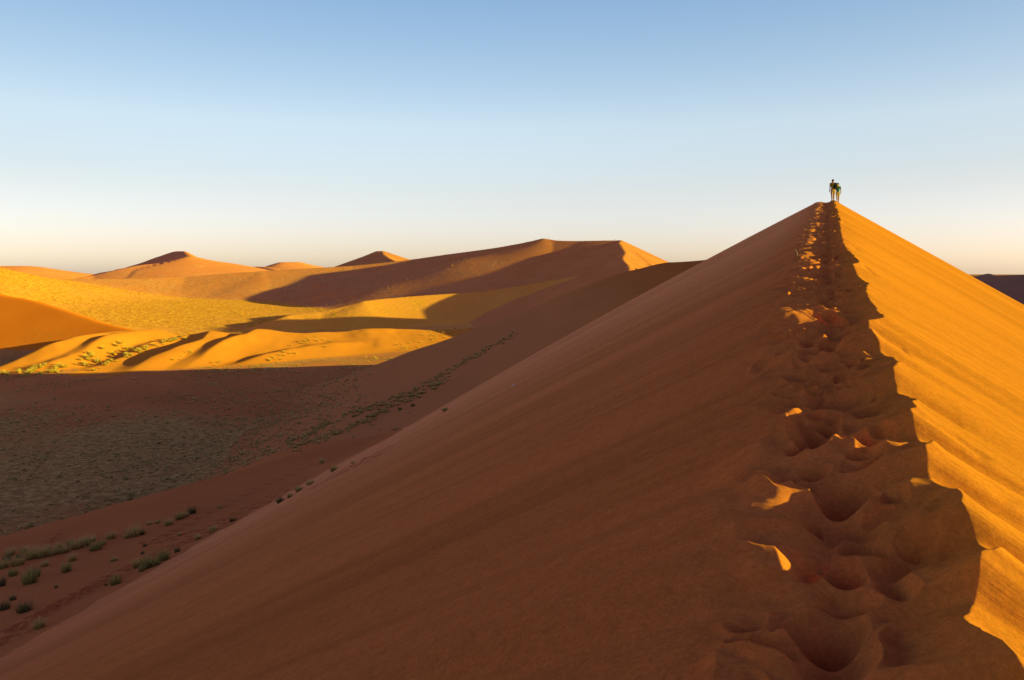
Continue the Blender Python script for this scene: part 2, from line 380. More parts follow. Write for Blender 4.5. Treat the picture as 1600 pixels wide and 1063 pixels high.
q00 = (np.arange(nr - 1)[:, None] * nc + np.arange(nc)[None, :]); nxt = (np.arange(nc) + 1) % nc
q01 = (np.arange(nr - 1)[:, None] * nc + nxt[None, :])
quads = np.stack([q00, q01, q01 + nc, q00 + nc], -1).reshape(-1, 4)
qcls = GC[:-1].reshape(-1)
pos = pos.reshape(-1, 3); GNf = GN.reshape(-1, 3); GGf = GG.reshape(-1); STf = ST.reshape(-1, 2)
FARV = np.hypot(GX, GY).reshape(-1)
def make_mesh(name, v, loops, starts_n, mat):
    me = bpy.data.meshes.new(name)
    n = len(loops) // starts_n
    me.vertices.add(len(v)); me.vertices.foreach_set('co', np.ascontiguousarray(v, np.float32).ravel())
    me.loops.add(len(loops)); me.loops.foreach_set('vertex_index', np.ascontiguousarray(loops, np.int32))
    me.polygons.add(n); me.polygons.foreach_set('loop_start', np.arange(0, len(loops), starts_n, dtype=np.int32))
    me.update(calc_edges=True); me.materials.append(mat)
    return me
def link(name, me, parent=None):
    o = bpy.data.objects.new(name, me); C.objects.link(o)
    if parent: o.parent = parent
    return o
def setp(o, label=None, cat=None, group=None, kind=None):
    if label: o['label'] = label
    if cat: o['category'] = cat
    if group: o['group'] = group
    if kind: o['kind'] = kind

# ------------------------------------------------------------------ materials
def new_mat(name):
    m = bpy.data.materials.new(name); m.use_nodes = True; nt = m.node_tree; nt.nodes.clear()
    out = nt.nodes.new('ShaderNodeOutputMaterial')
    return m, nt, out
class NB:
    def __init__(s, nt): s.nt = nt
    def n(s, typ, **kw):
        nd = s.nt.nodes.new(typ)
        for k, v in kw.items(): setattr(nd, k, v)
        return nd
    def l(s, a, b): s.nt.links.new(a, b)
    def math(s, op, a, b=None, c=None):
        nd = s.n('ShaderNodeMath', operation=op)
        for i, v in enumerate((a, b, c)):
            if v is None: continue
            if isinstance(v, (int, float)): nd.inputs[i].default_value = v
            else: s.l(v, nd.inputs[i])
        return nd.outputs[0]
    def mix(s, f, a, b, blend='MIX'):
        nd = s.n('ShaderNodeMix', data_type='RGBA', blend_type=blend)
        for i, v in ((0, f), (6, a), (7, b)):
            if isinstance(v, (int, float)): nd.inputs[i].default_value = v
            elif isinstance(v, tuple): nd.inputs[i].default_value = (*v, 1)
            else: s.l(v, nd.inputs[i])
        return nd.outputs[2]
    def noise(s, vec, scale, detail=4, rough=.5, typ='FBM'):
        nd = s.n('ShaderNodeTexNoise'); nd.inputs['Scale'].default_value = scale; nd.inputs['Detail'].default_value = detail
        nd.inputs['Roughness'].default_value = rough; s.l(vec, nd.inputs['Vector']); return nd.outputs['Fac']
    def ramp(s, fac, stops):
        nd = s.n('ShaderNodeValToRGB'); e = nd.color_ramp.elements
        while len(e) < len(stops): e.new(.5)
        for el, (p, c) in zip(e, stops): el.position = p; el.color = (*c, 1) if isinstance(c, tuple) else (c, c, c, 1)
        s.l(fac, nd.inputs[0]); return nd.outputs[0]
    def scale_vec(s, vec, sc):
        nd = s.n('ShaderNodeMapping'); nd.inputs['Scale'].default_value = sc; s.l(vec, nd.inputs['Vector']); return nd.outputs[0]

SAND_A, SAND_B = (.66, .215, .066), (.74, .25, .075)
def sand_material(name, base=SAND_A, base2=SAND_B, grass=(.42, .30, .075), grass_dark=(.16, .115, .045), gscale=.9, streak=0.0, bump=.6, far=False, gmax=.85, pale=None, shade_tone=None):
    m, nt, out = new_mat(name); b = NB(nt)
    geo = b.n('ShaderNodeNewGeometry').outputs['Position']
    at = b.n('ShaderNodeAttribute', attribute_name='grass').outputs['Fac']
    big = b.noise(geo, .05 if not far else .008, 3, .5)
    col = b.mix(b.ramp(big, [(.35, 0.0), (.65, 1.0)]), base, base2)
    pl = b.n('ShaderNodeAttribute', attribute_name='pale').outputs['Fac']
    if shade_tone: col = b.mix(b.n('ShaderNodeAttribute', attribute_name='shade_tone').outputs['Fac'], col, shade_tone)  # colours the face turned from the sun as shade
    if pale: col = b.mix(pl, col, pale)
    grain = b.noise(geo, 9.0 if not far else .6, 9, .78)
    gmul = b.ramp(grain, [(.28, .84), (.72, 1.16)])
    col = b.mix(1.0, col, gmul, 'MULTIPLY')
    if not far: col = b.mix(1.0, col, b.ramp(b.noise(geo, 42.0, 6, .9), [(.3, .72), (.7, 1.28)]), 'MULTIPLY')
    hsum = None
    if streak:
        st = b.n('ShaderNodeAttribute', attribute_name='st').outputs['Vector']
        s1 = b.noise(b.scale_vec(st, (1.0, .045, 1)), 2.6, 7, .68)
        s2 = b.noise(b.scale_vec(st, (.35, .03, 1)), 1.0, 3, .5)
        col = b.mix(1.0, col, b.ramp(s1, [(.3, 1 - streak), (.55, 1.0), (.75, 1 + .4 * streak)]), 'MULTIPLY')
        col = b.mix(1.0, col, b.ramp(s2, [(.32, 1 - .6 * streak), (.6, 1.05)]), 'MULTIPLY')
        hsum = b.math('MULTIPLY', s1, .05)
    # grass tint and speckle
    gn = b.noise(geo, gscale, 6, .65)
    spk = b.noise(geo, gscale * 2.2, 4, .6)
    gcol = b.mix(b.ramp(spk, [(.42, 0.0), (.62, 1.0)]), grass_dark, grass)
    gf = b.math('ADD', b.math('MULTIPLY', at, 1.35), b.math('MULTIPLY', b.math('SUBTRACT', gn, .5), 1.8))
    gf = b.math('MULTIPLY', b.ramp(gf, [(.2, 0.0), (1.0, 1.0)]), gmax)
    gf = b.math('MULTIPLY', gf, b.ramp(at, [(0.0, 0.0), (.12, 1.0)]))
    col = b.mix(gf, col, gcol)
    bs = b.n('ShaderNodeBsdfDiffuse'); bs.inputs['Roughness'].default_value = .4
    b.l(col, bs.inputs['Color'])
    bm = b.n('ShaderNodeBump'); bm.inputs['Strength'].default_value = bump; bm.inputs['Distance'].default_value = 1.0
    h = b.math('MULTIPLY', b.noise(geo, 14.0 if not far else .35, 6, .7), .006 if not far else .8)
    if hsum is not None: h = b.math('ADD', h, hsum)
    h = b.math('ADD', h, b.math('MULTIPLY', b.math('MULTIPLY', spk, gf), .35 if not far else 2.0))
    b.l(h, bm.inputs['Height']); b.l(bm.outputs[0], bs.inputs['Normal'])
    b.l(bs.outputs[0], out.inputs[0]); return m
M_main = sand_material('dune_sand', base=(.61,.206,.033), base2=(.67,.23,.037), shade_tone=(.60,.180,.050), pale=(.90,.345,.145), streak=.17)  # separate base tones for lit and shaded face, the shaded one lightening with distance
M_side = sand_material('shaded_slope_sand', base=(.44, .145, .038), base2=(.50, .17, .044), pale=(.62,.235,.088), grass=(.26,.17,.08), grass_dark=(.14,.09,.045), streak=.0)  # dark in the hollow, lighter to the left: shade put into the colour
M_floor = sand_material('valley_floor_sand', base=(.52,.185,.07), base2=(.60,.215,.08), grass=(.62,.42,.15), grass_dark=(.36,.22,.085), gscale=.45, gmax=.75)
M_apron = sand_material('lower_slope_sand', base=(.58,.195,.068), base2=(.64,.22,.076), streak=0)
M_plainsand = sand_material('grassy_plain_sand', base=(.74,.29,.085), base2=(.80,.33,.095), grass=(.86,.43,.065), grass_dark=(.54,.20,.035), gscale=.2)
M_low = sand_material('low_dune_sand', base=(.64,.22,.036), base2=(.70,.25,.042))
M_left = sand_material('left_dune_sand', base=(.66,.175,.02), base2=(.72,.20,.024), grass=(.7,.42,.08))
M_lens = sand_material('grassy_dune_sand', base=(.84,.325,.07), base2=(.88,.35,.08), grass=(.90,.43,.05), grass_dark=(.72,.31,.04), gscale=.25)
M_great = sand_material('great_dune_sand', base=(.66,.225,.085), base2=(.72,.26,.10), grass=(.70,.32,.15), grass_dark=(.54,.22,.11), gscale=.16, bump=.9)
M_far = sand_material('distant_sand', base=(.70,.235,.11), base2=(.76,.265,.13), grass=(.7,.38,.15), grass_dark=(.6,.27,.12), gscale=.03, far=True)  # haze put into the base colour, paler than the near sand
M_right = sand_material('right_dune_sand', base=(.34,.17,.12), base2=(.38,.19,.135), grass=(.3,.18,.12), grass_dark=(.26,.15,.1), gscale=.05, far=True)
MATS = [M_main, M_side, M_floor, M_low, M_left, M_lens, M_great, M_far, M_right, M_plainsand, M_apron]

centre = len(pos)
for ci, nm in enumerate(NAMES):
    f = quads[qcls == ci]
    if not len(f): continue
    used = np.zeros(len(pos), bool); used[f.ravel()] = True
    remap = np.cumsum(used) - 1
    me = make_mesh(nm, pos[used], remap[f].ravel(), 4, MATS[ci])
    a = me.attributes.new('grass', 'FLOAT', 'POINT'); a.data.foreach_set('value', GGf[used].astype(np.float32))
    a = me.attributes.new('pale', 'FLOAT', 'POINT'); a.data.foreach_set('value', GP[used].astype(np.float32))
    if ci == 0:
        a = me.attributes.new('shade_tone', 'FLOAT', 'POINT'); a.data.foreach_set('value', GL[used].astype(np.float32))
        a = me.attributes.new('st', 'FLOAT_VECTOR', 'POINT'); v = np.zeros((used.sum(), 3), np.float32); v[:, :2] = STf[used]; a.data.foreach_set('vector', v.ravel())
    me.polygons.foreach_set('use_smooth', np.ones(len(f), bool))
    me.normals_split_custom_set_from_vertices(GNf[used].astype(np.float32))
    ob = link(nm, me); setp(ob, kind='structure')

# ------------------------------------------------------------------ grass
def col_of(x, y):
    a = math.atan2(x, y); i = int(np.searchsorted(TH, a)); i = min(max(i, 1), nc - 1); return i if abs(TH[i] - a) < abs(TH[i - 1] - a) else i - 1
def grid_z(x, y):
    c = col_of(x, y); return float(np.interp(math.hypot(x, y), RR, GZ[:, c]))
def ray_hit(px, py, y0=6.0, y1=900.0):
    x = (px - CX) / F_PX; v = (HY - py) / F_PX; c = col_of(x, 1.0); k = 1 / math.hypot(x, 1)
    h = GZ[:, c] - v * RR * k; ok = (RR * k > y0) & (RR * k < y1) & (h > 0); i = np.nonzero(ok)[0]
    if not len(i): return None
    i = i[0]; f = h[i] / (h[i] - h[i - 1]) if h[i - 1] < 0 else 0; r = RR[i] - f * (RR[i] - RR[i - 1])
    Y = r * k; return (x * Y, Y, v * Y)
def tuft_material(name, root, tip, mid=.5):
    m, nt, out = new_mat(name); b = NB(nt)
    h = b.n('ShaderNodeAttribute', attribute_name='h').outputs['Fac']
    rnd = b.n('ShaderNodeAttribute', attribute_name='rnd').outputs['Fac']
    col = b.mix(b.ramp(h, [(0.0, 0.0), (mid, .35), (1.0, 1.0)]), root, tip)
    col = b.mix(1.0, col, b.ramp(rnd, [(0.0, .65), (1.0, 1.3)]), 'MULTIPLY')
    d = b.n('ShaderNodeBsdfDiffuse'); t = b.n('ShaderNodeBsdfTranslucent'); b.l(col, d.inputs[0]); b.l(col, t.inputs[0])
    mx = b.n('ShaderNodeMixShader'); mx.inputs[0].default_value = .35; b.l(d.outputs[0], mx.inputs[1]); b.l(t.outputs[0], mx.inputs[2])
    b.l(mx.outputs[0], out.inputs[0]); return m
M_straw = tuft_material('straw_grass', (.30,.21,.06), (.74,.58,.24))
M_green = tuft_material('green_grass', (.18,.15,.04), (.55,.50,.17), .6)
M_dark = tuft_material('dark_green_grass', (.07,.07,.028), (.30,.29,.12), .7)
M_gold = tuft_material('golden_grass', (.5,.30,.05), (.92,.70,.18))

def tuft_arrays(n, width, height, bw, seed, droop=.35, lean=(0, 0)):
    r = np.random.default_rng(seed); V = []; Fq = []; hh = []; rr = []
    for i in range(n):
        a = r.uniform(0, 2 * math.pi); rad = width * .5 * math.sqrt(r.uniform(0, 1)) * .55
        bx, by = rad * math.cos(a), rad * math.sin(a)
        out = (rad / (width * .28 + 1e-6)) * .5 + r.uniform(0, .35)
        L = height * r.uniform(.6, 1.08) * (1 - .25 * rad / (width * .28 + 1e-6))
        dx, dy = math.cos(a + r.normal(0, .5)), math.sin(a + r.normal(0, .5))
        px_, py_ = -dy, dx; w = bw * r.uniform(.6, 1.3); rv = r.uniform(0, 1)
        b0 = len(V)
        for k, tt in enumerate((0, .4, .75, 1.0)):
            o = out * L * (tt * .55 + droop * tt * tt)
            z = L * tt * (1 - droop * .45 * tt * out)
            ww = w * (1 - tt) ** .7 * .5 + (0.0 if k < 3 else w * .05)
            cx = bx + dx * o + lean[0] * tt * L; cy = by + dy * o + lean[1] * tt * L
            V.append((cx - px_ * ww, cy - py_ * ww, z - .03)); V.append((cx + px_ * ww, cy + py_ * ww, z - .03)); hh += [tt, tt]; rr += [rv, rv]
        for k in range(3): Fq.append((b0 + 2 * k, b0 + 2 * k + 1, b0 + 2 * k + 3, b0 + 2 * k + 2))
    return np.array(V), np.array(Fq), np.array(hh), np.array(rr)
def grass_mesh(name, V, Fq, hh, rr, mat):
    me = make_mesh(name, V, Fq.ravel(), 4, mat)
    a = me.attributes.new('h', 'FLOAT', 'POINT'); a.data.foreach_set('value', hh.astype(np.float32))
    a = me.attributes.new('rnd', 'FLOAT', 'POINT'); a.data.foreach_set('value', rr.astype(np.float32))
    return me
VAR = {}
for kind, mat in (('straw', M_straw), ('green', M_green), ('dark', M_dark), ('gold', M_gold)):
    VAR[kind] = [grass_mesh('grass_tuft', *tuft_arrays(240 if kind != 'gold' else 90, 1.0, .72, .022 if kind != 'gold' else .05, 300 + 10 * i + len(kind), droop=.35 if kind != 'straw' else .5), mat) for i in range(4)]
def ground_normal(x, y):
    e = .5; hx = (grid_z(x + e, y) - grid_z(x - e, y)) / (2 * e); hy = (grid_z(x, y + e) - grid_z(x, y - e)) / (2 * e)
    return Vector((-hx, -hy, 1)).normalized()
def tuft(px, py, wpx, hpx, kind, label, group, hit=None, y0=12, y1=900):
    h = hit or ray_hit(px, py, y0, y1)
    if h is None: return None
    x, y, z = h; grow = 1.35 if y < 130 else (1.5 if kind == 'gold' else 1.0); w = grow * wpx / F_PX * y; ht = grow * hpx / F_PX * y
    o = link('grass_tuft', random.choice(VAR[kind])); o.location = (x, y, z - .02)
    nrm = ground_normal(x, y)
    o.rotation_euler = (Vector((0, 0, 1)).lerp(nrm, .35).to_track_quat('Z', 'Y') @ Matrix.Rotation(random.uniform(0, 6.28), 3, 'Z').to_quaternion()).to_euler()
    o.scale = (w / 1.15, w / 1.15, ht / .72)
    setp(o, label, 'grass tuft', group); return o

G1 = 'grass tufts on the lower slope of the shaded dune'
near = [
 (5,888,22,16,'straw'),(27,884,24,15,'straw'),(48,874,28,20,'straw'),(64,872,22,18,'straw'),(83,868,22,14,'straw'),(101,864,20,13,'straw'),
 (120,858,22,16,'straw'),(136,853,20,18,'straw'),(150,860,24,14,'green'),(113,877,17,13,'straw'),(104,894,20,16,'green'),(47,912,30,24,'green'),(54,902,20,16,'dark'),
 (2,916,18,16,'dark'),(174,842,18,12,'straw'),(211,838,28,18,'straw'),(198,841,10,7,'straw'),(222,836,11,9,'dark'),(233,820,11,6,'straw'),
 (264,821,16,12,'straw'),(281,812,18,12,'green'),(299,803,18,13,'dark'),(230,888,28,20,'green'),(256,876,25,18,'green'),(213,886,14,14,'straw'),(277,863,12,9,'dark'),
 (226,854,7,6,'dark'),(223,866,7,6,'dark'),(178,877,13,8,'straw'),(181,913,22,16,'green'),(166,915,6,5,'dark'),(7,953,20,14,'dark'),(38,956,28,16,'dark'),
 (61,982,22,18,'straw'),(280,837,9,6,'straw'),(309,843,13,9,'straw'),(333,831,17,11,'straw'),(364,815,12,7,'dark'),(345,794,12,5,'straw'),(88,919,7,6,'dark'),
 (438,785,15,9,'dark'),(453,777,10,7,'green'),(467,768,14,9,'green'),(485,757,15,8,'straw'),(503,724,10,9,'straw'),(522,736,15,9,'green'),(552,724,9,5,'straw'),(618,672,12,5,'straw'),(696,642,12,6,'green'),
 (625,641,7,5,'dark'),(645,635,8,5,'dark'),(12,876,16,10,'dark'),(30,872,12,8,'dark'),
 (16,868,18,13,'straw'),(74,862,16,12,'straw'),(92,858,15,11,'straw'),(110,853,15,11,'green'),(128,849,14,10,'straw'),(38,864,16,12,'straw'),(20,900,18,13,'green'),(70,885,14,10,'straw'),
 (145,846,12,9,'straw'),(160,852,13,9,'green'),(246,818,10,7,'straw'),(244,884,18,13,'green'),(222,893,12,9,'green'),(290,808,12,9,'straw'),(20,938,12,9,'dark')]
KW2 = {'straw': 'straw', 'green': 'green', 'dark': 'dark'}
KW = {'straw': 'straw-coloured', 'green': 'green', 'dark': 'dark green'}
def near_label(px, py, w, k):
    sz = 'large' if w >= 26 else ('medium' if w >= 16 else 'small')
    return sz, KW[k]
tl = []
for i, (px, py, w, hgt, k) in enumerate(near):
    o = tuft(px, py, w, hgt, k, 'x', G1, y0=12, y1=160)
    if o: tl.append((o, px, py, w, k))
for o, px, py, w, k in tl:
    sz, kw = near_label(px, py, w, k)
    others = [(abs(px - q[1]) + abs(py - q[2]), q) for q in tl if q[0] is not o]
    others.sort(key=lambda e: e[0]); d, q = others[0]
    side = ('left of' if px < q[1] else 'right of') if abs(px - q[1]) > abs(py - q[2]) else ('above' if py < q[2] else 'below')
    row = 'upper row' if (py < 880 - .27 * max(px - 20, 0) + 8 and px < 320) else 'lower row' if px < 400 else 'smooth slope edge'
    o['label'] = f"{sz} {kw} grass tuft {side} a {KW2[q[4]]} one, {row}"
    o['_k'] = (px, py)
# make the labels of tufts that still read alike tell them apart by where they stand
byl = {}
for e in tl: byl.setdefault(e[0]['label'], []).append(e)
ORD = ['leftmost', 'second from left', 'third from left', 'fourth from left', 'fifth from left', 'sixth from left']
for l, es in byl.items():
    if len(es) > 1:
        es.sort(key=lambda e: e[1])
        for n_, e in enumerate(es): e[0]['label'] = l + ', ' + ORD[min(n_, 5)]
for e in tl:
    if '_k' in e[0]: del e[0]['_k']

# the grassy band that runs down the hollow of the side dune
specs = []
def spec(px, py, w, h, kind, label, group, y0=12, y1=900):
    hit = ray_hit(px, py, y0, y1)
    if hit: specs.append((w, px, py, h, kind, label, group, hit)); return True
    return False
G2 = 'grass tufts in the band along the hollow of the side dune'
rr_ = random.Random(21); count_band = 0
bands = [([(806,522),(790,531),(765,544),(745,556),(720,568),(700,581),(672,597),(640,614),(615,624),(590,634),(560,645)], 160, 3.5),
         ([(700,590),(680,603),(650,620),(620,632),(595,648)], 70, 4),
         ([(590,648),(575,656),(550,668),(520,680),(490,690),(460,702)], 90, 4),
         ([(560,640),(530,655),(505,665),(480,680),(450,695)], 80, 5)]
for pts, n, j in bands:
    p = np.array(pts, float); d = np.r_[0, np.cumsum(np.hypot(*np.diff(p, axis=0).T))]
    for i in range(n):
        q = rr_.uniform(0, d[-1]); px = np.interp(q, d, p[:, 0]) + rr_.uniform(-j, j); py = np.interp(q, d, p[:, 1]) + rr_.gauss(0, j * .7)
        kind = rr_.choice(['green', 'straw', 'straw', 'straw'])
        if spec(px, py, rr_.uniform(4, 9), rr_.uniform(2.5, 4.5), kind, {'green': 'small green grass tuft in the dark band on the side dune', 'straw': 'small straw-coloured grass tuft in the dark band on the side dune', 'dark': 'small blackish green grass tuft in the dark band on the side dune'}[kind], G2, y0=60, y1=330): count_band += 1
for px, py, w, lab in [(1004,414,3.5,'larger of two dark tufts on the skyline of the side dune'), (1008,413,2.2,'smaller of two dark tufts on the skyline of the side dune')]:
    x, y = (px - CX) / F_PX * 190, 190.0
    hz = grid_z(x, y); tuft(px, py, w, 2.6, 'dark', lab, 'dark tufts on the skyline of the side dune', hit=(x, y, hz))

# golden hummocks on the sunlit low dunes
G3 = 'golden grass hummocks on the sunlit low dunes'
rows_f = [([(2,588),(20,585),(45,582),(70,576),(100,573),(125,565),(140,556),(165,548),(185,540),(205,532)], 34, 5, 9),
          ([(70,585),(100,582),(115,572),(150,566),(190,548),(215,537)], 26, 5, 8),
          ([(140,582),(160,573),(175,566),(200,556),(235,545),(265,533),(300,526)], 46, 3.5, 7),
          ([(275,560),(290,553),(305,549)], 9, 4, 5), ([(425,562),(450,552),(470,537),(480,530)], 22, 7, 5), ([(390,580),(410,570),(430,562)], 10, 4, 4.5),
          ([(325,571),(345,566)], 6, 3, 4), ([(495,535),(505,530),(515,540)], 7, 5, 5), ([(570,565),(590,558)], 8, 5, 4.5), ([(530,571),(550,569)], 5, 3, 4),
          ([(615,545),(640,540),(665,530),(690,523),(715,516)], 40, 7, 4.5)]
hum = {'n': 0}
for pts, n, j, w in rows_f:
    p = np.array(pts, float); d = np.r_[0, np.cumsum(np.hypot(*np.diff(p, axis=0).T))]
    for i in range(n):
        q = rr_.uniform(0, d[-1]); px = np.interp(q, d, p[:, 0]) + rr_.uniform(-j, j) * 1.5; py = np.interp(q, d, p[:, 1]) + rr_.gauss(0, j * .5)
        zone = 'left' if px < 330 else 'right'
        ww = w * rr_.uniform(.55, 1.25)
        if spec(px, py, ww, ww * .55, 'gold', 'round golden grass hummock among the shadow-striped low ridges' if zone == 'left' else 'small golden grass clump on the smooth bright low dune', G3 + (' with shadow stripes' if zone == 'left' else ' with smooth slopes'), y0=150, y1=420): hum['n'] += 1

specs.sort(key=lambda e: -e[0])
for w_, px, py, h_, kind, lab, grp, hit in specs[:240]: tuft(px, py, w_, h_, kind, lab, grp, hit=hit)
for kset, nm, lab, mat in ((('gold',), 'small_hummocks', 'smallest golden grass clumps scattered over the sunlit low dunes', M_gold), (('green', 'straw', 'dark'), 'small_tufts', 'smallest grass tufts scattered in the band on the side dune', M_straw)):
    V = []; Fq = []; hh = []; rv = []; base = 0
    for i, (w_, px, py, h_, kind, _l, _g, hit) in enumerate(specs[240:]):
        if kind not in kset: continue
        pv, pf, ph, pr = tuft_arrays(50, 1.0, .72, .05, 700 + i); W = 1.25 * w_ / F_PX * hit[1] / 1.15; Ht = 1.35 * h_ / F_PX * hit[1] / .72
        V.append(pv * np.array([W, W, Ht]) + np.array(hit)); Fq.append(pf + base); hh.append(ph); rv.append(pr); base += len(pv)
    if V:
        o = link(nm, grass_mesh(nm, np.concatenate(V), np.concatenate(Fq), np.concatenate(hh), np.concatenate(rv), mat)); setp(o, lab, 'grass', kind='stuff')

# uncountable scrub over the valley floor and plains
def scatter(name, N, xr, yr, dens, size, mats, blades, seed, cls_ok):
    r = np.random.default_rng(seed)
    u = r.uniform(0, 1, N); Yv = np.sqrt(yr[0] ** 2 + u * (yr[1] ** 2 - yr[0] ** 2)) if True else None
    xx = r.uniform(xr[0], xr[1], N) * Yv
    z, c = H(xx, Yv, True)
    keep = np.isin(c, cls_ok) & (r.uniform(0, 1, N) < dens(xx, Yv, z, c))
    xx, Yv, z = xx[keep], Yv[keep], z[keep]
    V = []; Fq = []; hh = []; rv = []
    protos = [tuft_arrays(blades, 1.0, .6, .16, seed + 50 + k) for k in range(5)]
    base = 0
    for i in range(len(xx)):
        pv, pf, ph, pr = protos[i % 5]; sc = r.uniform(*size) * (1.6 if r.uniform() < .08 else 1); a = r.uniform(0, 6.28); ca, sa = math.cos(a), math.sin(a)
        v = np.stack([(pv[:, 0] * ca - pv[:, 1] * sa) * sc + xx[i], (pv[:, 0] * sa + pv[:, 1] * ca) * sc + Yv[i], pv[:, 2] * sc + z[i]], -1)
        V.append(v); Fq.append(pf + base); hh.append(ph); rv.append(np.full(len(ph), r.uniform())); base += len(v)
    me = grass_mesh(name, np.concatenate(V), np.concatenate(Fq), np.concatenate(hh), np.concatenate(rv), mats)
    o = link(name, me); return o
M_scrub = tuft_material('valley_scrub', (.20,.14,.05), (.80,.64,.28))
M_plain = tuft_material('plain_grass', (.56,.28,.05), (.90,.54,.10))
o = scatter('valley_scrub', 30000, (-.72, .02), (75, 262), lambda x, y, z, c: np.clip(.22 + 1.1 * fbm(x / 20, y / 20, 401, 4) + .75 * sstep(-55, -15, x - apron_edge(y)) * sstep(185, 120, y) - .12 * np.exp(-((y - 205) / 32) ** 2), .03, 1) * np.where(c == 1, sstep(-20, -28, z), 1), (.25, .85), M_scrub, 9, 402, [1, 2])
setp(o, 'countless small dark scrub tufts dotting the shaded valley floor', 'scrub', kind='stuff')
o = scatter('plain_grass', 16000, (-.72, -.1), (300, 620), lambda x, y, z, c: np.clip(.5 + .6 * fbm(x / 30, y / 30, 411, 3), 0, 1), (.5, 1.1), M_plain, 9, 412, [9])
setp(o, 'dry yellow grass covering the sunlit plain behind the low dunes', 'grass', kind='stuff')
o = scatter('slope_grass', 12000, (-.58, .16), (440, 800), lambda x, y, z, c: np.clip(.35 + .6 * fbm(x / 40, y / 40, 421, 3), 0, 1), (.6, 1.4), tuft_material('slope_grass', (.46,.20,.08), (.74,.40,.17)), 6, 422, [5, 6])
setp(o, 'sparse dry grass speckling the long slope of the great dune', 'grass', kind='stuff')

# ------------------------------------------------------------------ people on the summit
def plain(name, col, rough=.8, noise=.12):
    m, nt, out = new_mat(name); b = NB(nt)
    tc = b.n('ShaderNodeTexCoord').outputs['Object']
    n = b.noise(tc, 18, 5, .6)
    c = b.mix(1.0, tuple(col), b.ramp(n, [(.3, 1 - noise), (.7, 1 + noise)]), 'MULTIPLY')
    p = b.n('ShaderNodeBsdfPrincipled'); b.l(c, p.inputs['Base Color']); p.inputs['Roughness'].default_value = rough; p.inputs['Specular IOR Level'].default_value = .2
    b.l(p.outputs[0], out.inputs[0]); return m
def skin_obj(name, verts, edges, radii, mat, parent=None, lv=2, root=0):
    me = bpy.data.meshes.new(name); me.from_pydata(verts, edges, []); me.materials.append(mat)
    o = link(name, me, parent); md = o.modifiers.new('Skin', 'SKIN'); md.use_smooth_shade = True
    sv = me.skin_vertices[0].data
    for i, r in enumerate(radii):
        sv[i].radius = (r, r) if isinstance(r, (int, float)) else r; sv[i].use_root = (i == root)
    sd = o.modifiers.new('Subdivision', 'SUBSURF'); sd.levels = sd.render_levels = lv
    return o
def lathe_blob(name, mat, parent, centre, rad, cut=-1.0, seg=20, rings=12):
    bm = bmesh.new(); bmesh.ops.create_uvsphere(bm, u_segments=seg, v_segments=rings, radius=1)
    bmesh.ops.delete(bm, geom=[v for v in bm.verts if v.co.z < cut], context='VERTS')
    for v in bm.verts: v.co = Vector((v.co.x * rad[0] + centre[0], v.co.y * rad[1] + centre[1], v.co.z * rad[2] + centre[2]))
    me = bpy.data.meshes.new(name); bm.to_mesh(me); bm.free(); me.materials.append(mat)
    for p in me.polygons: p.use_smooth = True
    return link(name, me, parent)
M_skin = plain('sunburnt_skin', (.42, .22, .14)); M_hair = plain('dark_hair', (.02, .014, .010), .7)
M_olive = plain('olive_cotton', (.30, .25, .02)); M_tan = plain('tan_cotton', (.50, .33, .19)); M_teal = plain('teal_cotton', (.012, .13, .11))
M_black = plain('black_nylon', (.012, .012, .014), .6); M_khaki = plain('khaki_cotton', (.42, .34, .17)); M_boot = plain('brown_leather', (.05, .03, .02)); M_sock = plain('pale_sock', (.6, .55, .45))
M_lens2 = plain('eye_dark', (.01, .01, .01), .3)

